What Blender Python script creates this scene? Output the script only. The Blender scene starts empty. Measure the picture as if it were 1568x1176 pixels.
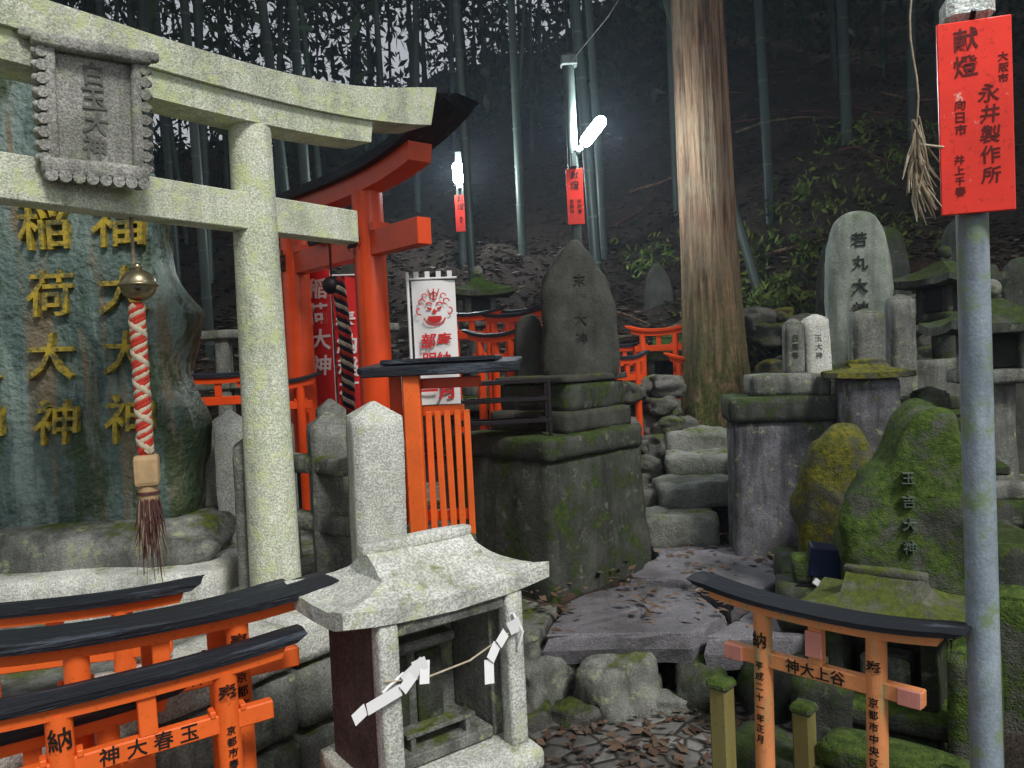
import bpy, bmesh, math, random
import numpy as np
from mathutils import Vector, Matrix, noise, Euler
random.seed(7); np.random.seed(7)
sc=bpy.context.scene
R=math.radians
# ---------------------------------------------------------------- materials
def newmat(name):
    m=bpy.data.materials.new(name); m.use_nodes=True
    nt=m.node_tree; nt.nodes.clear()
    return m,nt
class G:
    def __init__(s,name):
        s.m,s.nt=newmat(name)
        s.out=s.nt.nodes.new('ShaderNodeOutputMaterial')
        s.b=s.nt.nodes.new('ShaderNodeBsdfPrincipled')
        s.nt.links.new(s.b.outputs[0],s.out.inputs[0])
        s.tc=s.nt.nodes.new('ShaderNodeTexCoord'); s.co=s.tc.outputs['Object']
    def put(s,sock,v):
        if isinstance(v,bpy.types.NodeSocket): s.nt.links.new(v,sock)
        else:
            if isinstance(v,(tuple,list)) and len(v)==3 and sock.type=='RGBA': v=(*v,1)
            sock.default_value=v
    def noise(s,scale,detail=3,rough=.6,stretch=None,dist=0):
        co=s.co
        if stretch:
            mp=s.nt.nodes.new('ShaderNodeMapping'); mp.inputs['Scale'].default_value=stretch
            s.nt.links.new(co,mp.inputs[0]); co=mp.outputs[0]
        n=s.nt.nodes.new('ShaderNodeTexNoise'); n.inputs['Scale'].default_value=scale
        n.inputs['Detail'].default_value=detail; n.inputs['Roughness'].default_value=rough
        n.inputs['Distortion'].default_value=dist
        s.nt.links.new(co,n.inputs['Vector']); return n.outputs[0]
    def vor(s,scale,feature='F1',out=0,rand=1.0):
        n=s.nt.nodes.new('ShaderNodeTexVoronoi'); n.feature=feature; n.inputs['Scale'].default_value=scale
        n.inputs['Randomness'].default_value=rand
        s.nt.links.new(s.co,n.inputs['Vector']); return n.outputs[out]
    def rng(s,v,a,b,c=0,d=1):
        n=s.nt.nodes.new('ShaderNodeMapRange'); s.put(n.inputs[0],v)
        for i,x in enumerate((a,b,c,d)): n.inputs[i+1].default_value=x
        return n.outputs[0]
    def math(s,op,a,b=0):
        n=s.nt.nodes.new('ShaderNodeMath'); n.operation=op; s.put(n.inputs[0],a); s.put(n.inputs[1],b); return n.outputs[0]
    def mix(s,f,a,b,mode='MIX'):
        n=s.nt.nodes.new('ShaderNodeMix'); n.data_type='RGBA'; n.blend_type=mode
        s.put(n.inputs[0],f); s.put(n.inputs[6],a); s.put(n.inputs[7],b); return n.outputs[2]
    def bump(s,h,st=.4,dist=.01):
        n=s.nt.nodes.new('ShaderNodeBump'); n.inputs['Strength'].default_value=st; n.inputs['Distance'].default_value=dist
        s.put(n.inputs['Height'],h); s.nt.links.new(n.outputs[0],s.b.inputs['Normal'])
    def nz(s):
        g=s.nt.nodes.new('ShaderNodeNewGeometry'); x=s.nt.nodes.new('ShaderNodeSeparateXYZ')
        s.nt.links.new(g.outputs['Normal'],x.inputs[0]); return x.outputs[2]
    def island(s):
        g=s.nt.nodes.new('ShaderNodeNewGeometry'); return g.outputs['Random Per Island']
    def fin(s,col,rough=.85,metal=0,spec=.3):
        s.put(s.b.inputs['Base Color'],col); s.put(s.b.inputs['Roughness'],rough)
        s.b.inputs['Metallic'].default_value=metal; s.b.inputs['Specular IOR Level'].default_value=spec
        return s.m
def stone(name,c1,c2,speck=.35,moss=0.0,mosscol=(.05,.075,.015),lichen=0.0,lcol=(.32,.36,.2),streak=.4,bump=.5,scale=5,rough=.9,moss2=(.11,.13,.02),stain=.35):
    g=G(name)
    col=g.mix(g.rng(g.noise(scale,4,.65),.35,.65),c1,c2)
    sp=g.noise(150,1,.7)
    col=g.mix(speck,col,g.mix(g.rng(sp,.38,.62),(.3,.3,.3),(1.5,1.5,1.5)),'MULTIPLY')
    if streak: col=g.mix(g.rng(g.noise(9,3,.7,(1,1,.14)),.46,.66,0,streak),col,tuple(c*.16 for c in c1))
    if stain: col=g.mix(g.rng(g.noise(3.1,4,.75),.52,.64,0,stain),col,tuple(c*.3 for c in (c1[0]*.95,c1[1],c1[2]*.75)))
    if lichen: col=g.mix(g.rng(g.noise(13,5,.75),.60-lichen*.25,.68-lichen*.2,0,.85),col,lcol)
    h=g.math('ADD',g.noise(24,4,.75),g.math('MULTIPLY',sp,.3))
    if moss:
        t=g.math('ADD',g.noise(5,5,.75),g.math('MULTIPLY',g.nz(),.12))
        f=g.rng(t,.70-moss*.28,.80-moss*.28)
        col=g.mix(f,col,g.mix(g.rng(g.noise(35,3,.7),.35,.65),mosscol,moss2))
    g.bump(h,bump,.016)
    return g.fin(col,rough)
def paint(name,col,wear=.3,wearcol=(.25,.16,.1),rough=.5,grain=1,st=(1,1,.12),dirt=.5):
    g=G(name)
    c=g.mix(g.rng(g.noise(6,4,.6),.3,.7),col,tuple(x*.78 for x in col))
    n=g.noise(26,5,.75,st)
    c=g.mix(g.rng(n,.72-wear*.25,.78-wear*.22,0,.8),c,wearcol)
    c=g.mix(g.rng(g.noise(70,2,.7),.60,.70,0,dirt),c,tuple(x*.45 for x in col))
    g.bump(n,.3*grain,.006)
    return g.fin(c,rough,0,.4)
def plain(name,col,rough=.6,metal=0,var=.35,sc_=20):
    g=G(name); n=g.noise(sc_,4,.7); c=g.mix(g.rng(n,.3,.7),col,tuple(x*(1-var) for x in col)); g.bump(n,.2,.003)
    return g.fin(c,rough,metal)
def emit(name,col,st):
    m,nt=newmat(name); o=nt.nodes.new('ShaderNodeOutputMaterial'); e=nt.nodes.new('ShaderNodeEmission')
    e.inputs[0].default_value=(*col,1); e.inputs[1].default_value=st; nt.links.new(e.outputs[0],o.inputs[0]); return m
GRAN=stone('granite_light',(.68,.69,.64),(.52,.53,.47),.45,.06,mosscol=(.14,.17,.04),moss2=(.22,.24,.08),lichen=.12,lcol=(.46,.49,.28),streak=.3,stain=.25)
TORII=stone('granite_torii',(.70,.72,.60),(.56,.61,.44),.45,.10,mosscol=(.34,.40,.10),moss2=(.46,.50,.18),lichen=.35,lcol=(.58,.64,.34),streak=.38,stain=.25)
PLAQ=stone('granite_plaque',(.42,.42,.38),(.29,.29,.26),.5,0,streak=.5,lichen=.15,lcol=(.34,.36,.24))
GREY=stone('stone_grey',(.25,.255,.23),(.13,.135,.12),.4,.28,streak=.75,lichen=.15)
DARK=stone('stone_dark_mossy',(.080,.085,.070),(.036,.04,.033),.3,.64,mosscol=(.022,.042,.008),moss2=(.055,.08,.016),streak=.6,lichen=.08,lcol=(.14,.16,.11))
STELE=stone('stone_stele_dark',(.09,.09,.078),(.04,.042,.034),.3,.34,mosscol=(.05,.065,.016),moss2=(.09,.11,.03),streak=.4)
MOSSY=stone('stone_green_moss',(.12,.125,.10),(.05,.06,.04),.25,.86,mosscol=(.026,.055,.008),moss2=(.085,.13,.022),streak=.5,bump=.9)
YMOSS=stone('stone_yellow_moss',(.11,.11,.08),(.05,.05,.04),.2,.85,mosscol=(.05,.065,.01),moss2=(.19,.17,.02),streak=.2,bump=.9)
BROWNST=stone('stone_brown',(.15,.10,.09),(.08,.055,.05),.5,.15,streak=.4)
PALEST=stone('stone_pale_stele',(.32,.36,.31),(.17,.20,.16),.3,.3,mosscol=(.09,.13,.07),moss2=(.16,.22,.11),streak=.6)
PURP=stone('stone_purple_grey',(.20,.195,.22),(.09,.09,.095),.4,.34,streak=.8,lichen=.1,stain=.7)
SLAB=stone('flagstone',(.215,.205,.222),(.125,.12,.13),.4,.0,streak=0,bump=.5,scale=3,stain=.6,rough=.55)
STEPM=stone('step_stone',(.27,.28,.25),(.13,.14,.115),.4,.24,streak=0,bump=.9,scale=4,stain=.6)
ROCKM=stone('rock_mossy',(.15,.145,.13),(.07,.07,.06),.3,.45,mosscol=(.03,.05,.01),moss2=(.09,.12,.02),streak=0,bump=1.0)
MROOF=stone('moss_roof_stone',(.15,.15,.115),(.08,.085,.06),.3,.55)
g=G('stone_blue_green')
c=g.mix(g.rng(g.noise(2.5,5,.6),.35,.65),(.13,.185,.165),(.05,.085,.08))
c=g.mix(g.rng(g.noise(5,5,.72,(1,1,.16)),.48,.60,0,.8),c,(.24,.31,.28))
c=g.mix(g.rng(g.noise(8,5,.65,(1,1,.08)),.54,.62,0,.8),c,(.20,.15,.09))
c=g.mix(g.rng(g.noise(4,5,.75,(1,1,.3)),.52,.60,0,.9),c,(.045,.07,.03))
g.bump(g.math('ADD',g.noise(4,4,.6),g.math('MULTIPLY',g.noise(30,3),.3)),.9,.06)
BLUE=g.fin(c,.5)
g=G('gold_lettering')
c=g.mix(g.rng(g.noise(22,4,.75),.42,.60),(.50,.36,.04),(.10,.10,.05)); GOLD=g.fin(c,.6,.1)
INK=plain('ink_black',(.015,.013,.012),.7)
SINK=plain('sign_ink_dark_red',(.13,.008,.006),.6)
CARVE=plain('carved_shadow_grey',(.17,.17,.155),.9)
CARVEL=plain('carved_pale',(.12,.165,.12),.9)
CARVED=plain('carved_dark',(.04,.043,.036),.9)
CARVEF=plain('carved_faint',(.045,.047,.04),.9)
VERM=paint('vermilion_big',(.86,.085,.014),.02,rough=.3,grain=.3,dirt=.15)
ORAN=paint('vermilion_small',(.95,.16,.025),.12,(.45,.22,.12))
FADED=paint('vermilion_faded',(.84,.32,.12),.72,(.36,.33,.15),grain=2)
PINK=paint('vermilion_pinkish',(.70,.28,.22),.45,(.5,.4,.3))
OLDW=paint('weathered_green_wood',(.26,.22,.08),.8,(.12,.16,.03))
BLACKW=paint('black_charred_wood',(.016,.020,.028),.62,(.085,.10,.13),rough=.5,grain=6,st=(.07,1,1))
REDSIGN=paint('red_sign',(.90,.045,.025),.28,(.85,.55,.45),rough=.3,grain=.2,st=(.8,1,.7))
POLE=stone('galvanised_pole',(.34,.40,.46),(.22,.27,.31),.15,.0,lichen=.35,lcol=(.20,.27,.14),streak=.6,bump=.15,rough=.45,scale=8)
POLEG=stone('pole_green',(.10,.125,.115),(.06,.08,.07),.15,.0,streak=.3,bump=.15,rough=.5)
CLOTH=plain('white_cloth',(.8,.79,.78),.9,0,.08,6)
REDC=plain('red_cloth',(.62,.02,.02),.9,0,.2)
REDM=plain('red_print',(.7,.03,.03),.8)
PAPER=plain('white_paper',(.88,.88,.88),.9,0,.05)
BRONZE=plain('bell_bronze',(.38,.33,.21),.35,.9,.4)
RED=plain('rope_red',(.55,.05,.03),.9,0,.4,80)
WHT=plain('rope_white',(.60,.52,.38),.9,0,.4,80)
STRAW=plain('straw_dry',(.36,.29,.20),.9,0,.5,60)
BLK=plain('rope_black',(.015,.015,.03),.9,0,.3,80)
WOODP=plain('pale_wood',(.50,.34,.18),.7,0,.3)
DIRTYR=plain('tassel_maroon',(.12,.05,.045),.95,0,.5,60)
STEEL=plain('dark_iron',(.035,.03,.033),.5,.6)
NAVY=plain('navy_tin',(.01,.018,.06),.5)
LAMPW=emit('fluorescent_tube',(.84,.94,1),420)
LAMPN=emit('fluorescent_tube_near',(.84,.94,1),90)
g=G('cedar_bark')
f=g.noise(34,4,.7,(1,1,.05),.4)
f2=g.noise(11,3,.6,(1,1,.05),.5)
ff=g.math('ADD',g.math('MULTIPLY',f,.6),g.math('MULTIPLY',f2,.4))
c=g.mix(g.rng(ff,.42,.58),(.05,.026,.015),(.30,.185,.11))
c=g.mix(g.rng(g.noise(2.2,4,.6),.45,.65,0,.5),c,(.25,.21,.14))
sx=g.nt.nodes.new('ShaderNodeSeparateXYZ'); g.nt.links.new(g.co,sx.inputs[0])
mz=g.math('MULTIPLY',g.rng(sx.outputs[2],1.9,.2),g.rng(g.noise(9,5,.75),.34,.52))
c=g.mix(mz,c,g.mix(g.rng(g.noise(40),.4,.6),(.035,.05,.008),(.09,.11,.02)))
g.bump(ff,1.0,.09); BARK=g.fin(c,.9)
g=G('leaf_litter_ground')
c=g.mix(g.rng(g.noise(7,4,.75),.35,.65),(.024,.018,.014),(.068,.048,.037))
c=g.mix(g.rng(g.noise(38,3,.8),.5,.68,0,.8),c,(.11,.075,.055))
c=g.mix(g.rng(g.noise(1.3,4),.56,.68,0,.5),c,(.022,.03,.011))
g.bump(g.noise(30,4,.8),1,.05); GROUND=g.fin(c,.95)
g=G('crazy_paving')
e=g.vor(8.5,'DISTANCE_TO_EDGE'); cc=g.rng(g.vor(8.5,'F1',1),.2,.8)
c=g.mix(cc,(.15,.148,.145),(.32,.315,.30))
c=g.mix(g.rng(g.noise(30,4),.3,.7,0,.4),c,(.12,.12,.115))
c=g.mix(g.rng(g.noise(3,5,.7),.42,.60,0,.85),c,(.07,.062,.052))
c=g.mix(g.rng(e,.02,.09),(.045,.04,.033),c)
g.bump(g.rng(e,.0,.12),.8,.012); PAVE=g.fin(c,.7)
def leafmat(name,cols):
    g=G(name); r=g.island()
    rp=g.nt.nodes.new('ShaderNodeValToRGB'); g.nt.links.new(r,rp.inputs[0])
    while len(rp.color_ramp.elements)<len(cols): rp.color_ramp.elements.new(.5)
    for i,cc in enumerate(cols):
        rp.color_ramp.elements[i].position=i/(len(cols)-1); rp.color_ramp.elements[i].color=(*cc,1)
    return g.fin(rp.outputs[0],.7)
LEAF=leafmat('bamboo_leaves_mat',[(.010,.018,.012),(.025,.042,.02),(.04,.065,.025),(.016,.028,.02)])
FERN=leafmat('fern_leaves',[(.03,.06,.012),(.09,.14,.02),(.14,.17,.03)])
DEAD=leafmat('dead_leaves',[(.10,.055,.035),(.16,.11,.075),(.06,.035,.025),(.22,.165,.13)])
g=G('bamboo_culm')
r=g.island()
c=g.mix(r,(.025,.042,.04),(.07,.095,.075)); c=g.mix(g.rng(g.noise(3,3,.6,(1,1,.3)),.4,.65,0,.7),c,(.02,.026,.028))
CULM=g.fin(c,.45)
NODE=plain('bamboo_node',(.10,.12,.11),.7)
# ---------------------------------------------------------------- builder
class B:
    def __init__(s,name,loc=(0,0,0),yaw=0,tx=0,ty=0):
        s.name=name; s.v=[]; s.f=[]; s.m=[]; s.sm=[]; s.mats=[]; s.kids=[]
        s.mw=Matrix.Translation(loc)@Euler((R(tx),R(ty),R(yaw))).to_matrix().to_4x4()
    def mi(s,m):
        if m not in s.mats: s.mats.append(m)
        return s.mats.index(m)
    def add(s,vs,fs,mat,smooth=False):
        o=len(s.v); s.v+= [tuple(v) for v in vs]; i=s.mi(mat)
        for f in fs: s.f.append([o+k for k in f]); s.m.append(i); s.sm.append(smooth)
    def box(s,c,size,mat,rot=(0,0,0),taper=(1,1),bev=.004,seg=1,wob=0):
        bm=bmesh.new(); bmesh.ops.create_cube(bm,size=1)
        for v in bm.verts:
            t=taper if v.co.z>0 else (1,1)
            v.co=Vector((v.co.x*size[0]*t[0],v.co.y*size[1]*t[1],v.co.z*size[2]))
            if wob: v.co+=Vector([random.uniform(-wob,wob) for _ in range(3)])
        if bev: bmesh.ops.bevel(bm,geom=bm.edges[:],offset=min(bev,min(size)*.4),segments=seg,affect='EDGES',profile=.6)
        M=Matrix.Translation(c)@Euler([R(a) for a in rot]).to_matrix().to_4x4()
        bm.transform(M); bm.verts.index_update()
        s.add([v.co[:] for v in bm.verts],[[v.index for v in f.verts] for f in bm.faces],mat); bm.free()
    def hewn(s,c,size,mat,taper=(1,1),seed=0,amp=.008,rz=0,chip=.02,low=5):
        n=[max(4,min(18,int(q/.045))) for q in size]
        idx={}; cr,sr=math.cos(R(rz)),math.sin(R(rz)); vs=[]; fs=[]
        def vert(i,j,k):
            if (i,j,k) in idx: return idx[(i,j,k)]
            u=[2*i/n[0]-1,2*j/n[1]-1,2*k/n[2]-1]; p=[u[a]*size[a]/2 for a in range(3)]
            m=min(chip,min(size)*.3)
            inn=[max(-size[a]/2+m,min(size[a]/2-m,p[a])) for a in range(3)]
            d=Vector(p)-Vector(inn)
            if d.length>0 and sum(1 for a in range(3) if abs(d[a])>1e-6)>1: d=d.normalized()*m
            q=Vector(inn)+d; t=(q.z/size[2]+.5); q.x*=1+(taper[0]-1)*t; q.y*=1+(taper[1]-1)*t
            N=Vector(noise.noise_vector(q*low+Vector((seed,seed*2.3,0))))*amp+Vector(noise.noise_vector(q*16+Vector((seed,3,1))))*amp*.6
            q+=N; vs.append((c[0]+q.x*cr-q.y*sr,c[1]+q.x*sr+q.y*cr,c[2]+q.z)); idx[(i,j,k)]=len(vs)-1; return len(vs)-1
        for a in range(3):
            b_,c_=(a+1)%3,(a+2)%3
            for side in(0,n[a]):
                for i in range(n[b_]):
                    for j in range(n[c_]):
                        def mk(x,y):
                            t=[0,0,0]; t[a]=side; t[b_]=x; t[c_]=y; return vert(*t)
                        f=[mk(i,j),mk(i+1,j),mk(i+1,j+1),mk(i,j+1)]
                        fs.append(f if side else f[::-1])
        s.add(vs,fs,mat,True)
    def tube(s,pts,rad,mat,seg=12,cap=True,smooth=True):
        pts=[Vector(p) for p in pts]; n=len(pts)
        if not isinstance(rad,(list,tuple)): rad=[rad]*n
        vs=[];fs=[]; ref=None
        for i,p in enumerate(pts):
            d=(pts[min(i+1,n-1)]-pts[max(i-1,0)]).normalized()
            if ref is None:
                ref=Vector((1,0,0)) if abs(d.x)<.8 else Vector((0,1,0))
            a=(ref-d*ref.dot(d)).normalized(); ref=a; b=d.cross(a)
            for k in range(seg):
                t=2*math.pi*k/seg; vs.append(p+(a*math.cos(t)+b*math.sin(t))*rad[i])
        for i in range(n-1):
            for k in range(seg):
                k2=(k+1)%seg; fs.append([i*seg+k,i*seg+k2,(i+1)*seg+k2,(i+1)*seg+k])
        s.add(vs,fs,mat,smooth)
        if cap: s.add(vs[:seg],[list(range(seg))[::-1]],mat); s.add(vs[-seg:],[list(range(seg))],mat)
    def rings(s,rs,mat,smooth=False,capb=True,capt=True):
        n=len(rs[0]); vs=[p for r in rs for p in r]; fs=[]
        for i in range(len(rs)-1):
            for k in range(n):
                k2=(k+1)%n; fs.append([i*n+k,i*n+k2,(i+1)*n+k2,(i+1)*n+k])
        if capb: fs.append(list(range(n))[::-1])
        if capt: fs.append([(len(rs)-1)*n+k for k in range(n)])
        s.add(vs,fs,mat,smooth)
    def sphere(s,c,r,mat,sub=3,scale=(1,1,1)):
        bm=bmesh.new(); bmesh.ops.create_icosphere(bm,subdivisions=sub,radius=r)
        s.add([Vector(c)+Vector((v.co.x*scale[0],v.co.y*scale[1],v.co.z*scale[2])) for v in bm.verts],[[v.index for v in f.verts] for f in bm.faces],mat,True); bm.free()
    def rock(s,c,size,mat,seed=0,rough=.35,flat=.0,rz=0):
        bm=bmesh.new(); bmesh.ops.create_icosphere(bm,subdivisions=4,radius=1)
        vs=[]; cr,sr=math.cos(rz),math.sin(rz)
        for v in bm.verts:
            p=v.co.copy(); q=Vector((max(-.72,min(.72,p.x)),max(-.72,min(.72,p.y)),max(-.72,min(.72,p.z))))/.72
            q=p*.25+q*.75
            n=noise.noise(p*1.3+Vector((seed*7.1,seed*3.3,1)))*rough+abs(noise.noise(p*3.3+Vector((seed,0,seed*2))))*rough*.35
            q*=1+n
            if flat and q.z>flat: q.z=flat+(q.z-flat)*.12
            q=Vector((q.x*size[0]/2,q.y*size[1]/2,q.z*size[2]/2))
            vs.append(Vector(c)+Vector((q.x*cr-q.y*sr,q.x*sr+q.y*cr,q.z)))
        s.add(vs,[[v.index for v in f.verts] for f in bm.faces],mat,True); bm.free()
    def slab(s,outline,depth,mat,yc=0,seed=0,nz=.02,flat=.9,dens=6,lean=0):
        n=len(outline); P=[]
        for i in range(n):
            p0,p1,p2,p3=[Vector(outline[(i+k-1)%n]) for k in range(4)]
            for j in range(dens):
                t=j/dens; P.append(.5*((2*p1)+(p2-p0)*t+(2*p0-5*p1+4*p2-p3)*t*t+(3*p1-p0-3*p2+p3)*t**3))
        c=sum(P,Vector((0,0)))/len(P); rs=[]
        prof=[(0,.5),(.2,.5),(.4,.5),(.6,.5),(flat-.12,.495),(flat,.47),(.97,.38),(1,.25),(1,0),(1,-.25),(.97,-.38),(flat,-.47),(.6,-.5),(.0,-.5)]
        for sc_,yy in prof:
            r=[]
            for p in P:
                q=c+(p-c)*max(sc_,.02); v=Vector((q.x,yc-yy*depth,q.y))
                k=noise.noise(Vector((q.x*3+seed,yy*2,q.y*3)))*nz*1.6+noise.noise(Vector((q.x*11+seed,yy*3,q.y*11)))*nz*.6
                v.y-=k*(1 if yy>0 else -1)
                if sc_>.9:
                    dd=(p-c).normalized(); v.x+=dd.x*k*1.3; v.z+=dd.y*k*1.3
                v.y+=lean*(q.y-outline[0][1])
                r.append(v)
            rs.append(r)
        s.rings(rs,mat,True)
    def text(s,txt,size,c,mat,vertical=False,ext=.002,wrap=0,spacing=1.0,bold=.0,rx=0,name='inscription'):
        s.kids.append((txt,size,c,mat,vertical,ext,wrap,spacing,bold,rx,name))
    def done(s,parent=None):
        me=bpy.data.meshes.new(s.name); me.from_pydata(s.v,[],s.f)
        for m in s.mats: me.materials.append(m)
        me.polygons.foreach_set('material_index',s.m); me.polygons.foreach_set('use_smooth',s.sm); me.update()
        ob=bpy.data.objects.new(s.name,me); sc.collection.objects.link(ob); ob.matrix_world=s.mw
        for (txt,size,c,mat,vertical,ext,wrap,spacing,bold,rx,name) in s.kids:
            chars=list(txt) if vertical else [txt]
            V=[];F=[]
            H=size*spacing*(len(chars)-1)
            for i,ch in enumerate(chars):
                if ch==' ': continue
                cu=bpy.data.curves.new('t','FONT'); cu.body=ch; cu.size=size; cu.extrude=ext; cu.align_x='CENTER'; cu.align_y='CENTER'; cu.offset=bold*size; cu.resolution_u=2
                cu.shear=random.uniform(-.05,.12)
                to=bpy.data.objects.new('t',cu); sc.collection.objects.link(to)
                dg=bpy.context.evaluated_depsgraph_get(); m2=bpy.data.meshes.new_from_object(to.evaluated_get(dg))
                o=len(V); ra=random.uniform(-.06,.06) if vertical else 0; ss=random.uniform(.92,1.06) if vertical else 1
                for v in m2.vertices:
                    x,y,z=v.co; x,y=ss*(x*math.cos(ra)-y*math.sin(ra)),ss*(x*math.sin(ra)+y*math.cos(ra)); y+=H/2-i*size*spacing
                    if wrap: a=x/wrap; V.append((math.sin(a)*(wrap+z),-math.cos(a)*(wrap+z)+0,y))
                    else: V.append((x,-z,y))
                for p in m2.polygons: F.append([o+k for k in p.vertices])
                bpy.data.objects.remove(to); bpy.data.curves.remove(cu); bpy.data.meshes.remove(m2)
            if not V: continue
            me=bpy.data.meshes.new(name); me.from_pydata(V,[],F); me.materials.append(mat); me.update()
            k=bpy.data.objects.new(name,me); sc.collection.objects.link(k); k.parent=ob
            k.matrix_parent_inverse=Matrix.Identity(4); k.location=c; k.rotation_euler=(R(rx),0,0)
        return ob
def rect(hx,hy,z,cx=0,cy=0,n=1,up=0):
    pts=[]
    cs=[(-hx,-hy),(hx,-hy),(hx,hy),(-hx,hy)]
    for i in range(4):
        a=cs[i]; b=cs[(i+1)%4]
        for j in range(n):
            t=j/n; e=abs(2*t-1)**2.5
            pts.append((cx+a[0]+(b[0]-a[0])*t,cy+a[1]+(b[1]-a[1])*t,z+up*e))
    return pts
def roof(b,c,w,d,h,ridge,mat,th=.04,up=.015,gable=.5,n=8,rough=.003):
    cx,cy,z=c; rs=[rect(w/2-.012,d/2-.012,z,cx,cy,n,up),rect(w/2,d/2,z+.006,cx,cy,n,up),rect(w/2,d/2,z+th,cx,cy,n,up)]
    for i in range(1,9):
        t=i/8
        hx=w/2+(ridge/2-w/2)*min(1,t/gable)**.8; hy=d/2*(1-t)**.95+.012*t
        rs.append(rect(hx,hy,z+th+h*t**1.35,cx,cy,n,up*(1-t)**2))
    rs=[[tuple(Vector(p)+Vector(noise.noise_vector(Vector(p)*22))*rough*1.5) for p in r] for r in rs]
    b.rings(rs,mat)
    b.hewn((cx,cy,z+th+h+.004),(ridge+.015,.045,.03),mat,amp=.003,chip=.01)
def torii(name,loc,yaw,span,H,pr,L,kt,mtop,mbeam,mpil,up=.04,nukiz=None,nukiL=None,beamd=None,shimL=None,base=0,tx=0,ty=0,nt=None,kup=2.4,wedge=True,tex=None,strut=True,kd=None,taper=.9,ktop=None,slant=.3,thick=0):
    b=B(name,loc,yaw,tx,ty); beamd=beamd or pr*1.7; nt=nt or kt*1.0; kd=kd or beamd*1.25; ktop=ktop or kt*1.05
    shimL=shimL or L*.9; nukiL=nukiL or span/2*1.6; nukiz=nukiz or H*.8
    for sx in(-1,1):
        x=sx*span/2
        b.tube([(x,0,base-.05),(x,0,base+(H-base)*.5),(x,0,H+.01)],[pr,pr*(1+taper)/2,pr*taper],mpil,24)
        if wedge:
            for k in (-1,1): b.box((x+k*pr*1.15,0,nukiz+nt*.6),(pr*.45,beamd*.75,nt*.35),mbeam,bev=.002)
    def beam(l,z0,z1,dep,mat,slant=.0,crown=0,th=0):
        rs=[]; n=26
        for i in range(n+1):
            x=-l+2*l*i/n; f=(abs(x)/L)**kup; u=up*f; t=th*f
            sx=slant*(1 if i==n else -1 if i==0 else 0)
            w=.0015*noise.noise(Vector((x*9,z0,1))); 
            rs.append([(x,-dep/2-w,z0+u),(x,dep/2,z0+u),(x+sx,dep/2*1.08,z1+u+t-crown),(x+sx,0,z1+u+t+w),(x+sx,-dep/2*1.08-w,z1+u+t-crown+w)])
        b.rings(rs,mat)
    beam(shimL,H,H+kt,beamd,mbeam,.01)
    beam(L,H+kt+.001,H+kt+ktop,kd,mtop,kt*slant,kt*.22,thick)
    b.box((0,0,nukiz),(nukiL*2,beamd*.62,nt),mbeam,bev=.003)
    if strut: b.box((0,0,(nukiz+nt/2+H)/2),(pr*1.3,beamd*.6,H-nukiz-nt/2+.002),mbeam,bev=.002)
    if tex:
        for sx,t,z,size,sp in tex:
            if sx in(-1,1): b.text(t,size,(sx*span/2,0,z),INK,True,.0006,wrap=pr*1.02,spacing=sp,bold=.012)
            else: b.text(t,size,(0,-beamd*.31-.001,z),INK,False,.0006,spacing=sp,bold=.012)
    return b
# ---------------------------------------------------------------- ground
def sm(a,b,x): t=max(0,min(1,(x-a)/(b-a))); return t*t*(3-2*t)
def gh(x,y):
    z=.28*sm(3.58,3.72,y)
    z+=.45*sm(5.0,6.4,y)
    y0=6.5-max(0,min(2.2,x-1.4))*.75
    s=.54-.13*sm(0,6,-x)+.05*sm(1,5,x)
    q=max(0,min(y,25)-y0); z+=s*q-(.0 if q>1 else s*.5*q*(1-q))
    if y>25: z-=(y-25)*.12
    if 6.0<y: z+=.35*sm(6.6,7,y)
    z+=.28*sm(1.15,1.5,x)*(1-sm(3.4,3.7,y))
    k=sm(6.5,8,y)
    z+=k*(noise.noise(Vector((x*.6,y*.6,0)))*.35+noise.noise(Vector((x*2.1,y*2.1,3)))*.12)
    if y>4.9 or x>1.6: z+=.03*noise.noise(Vector((x*4,y*4,5)))
    return z
xs=np.unique(np.round(np.concatenate([np.linspace(-60,-8,20),np.arange(-8,8,.12),np.linspace(8,60,20)]),3))
ys=np.unique(np.round(np.concatenate([np.linspace(-40,0,14),np.arange(0,9,.1),np.arange(9,27,.25),np.linspace(27,90,18)]),3))
V=[(x,y,gh(x,y)) for y in ys for x in xs]; nx=len(xs)
F=[[j*nx+i,j*nx+i+1,(j+1)*nx+i+1,(j+1)*nx+i] for j in range(len(ys)-1) for i in range(nx-1)]
b=B('ground'); b.add(V,F,GROUND,True); b.done()
b=B('paved_path'); b.add([(-.6,-1,.005),(1.12,-1,.005),(1.12,3.55,.005),(-.6,3.55,.005)],[[0,1,2,3]],PAVE); b.done()
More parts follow.
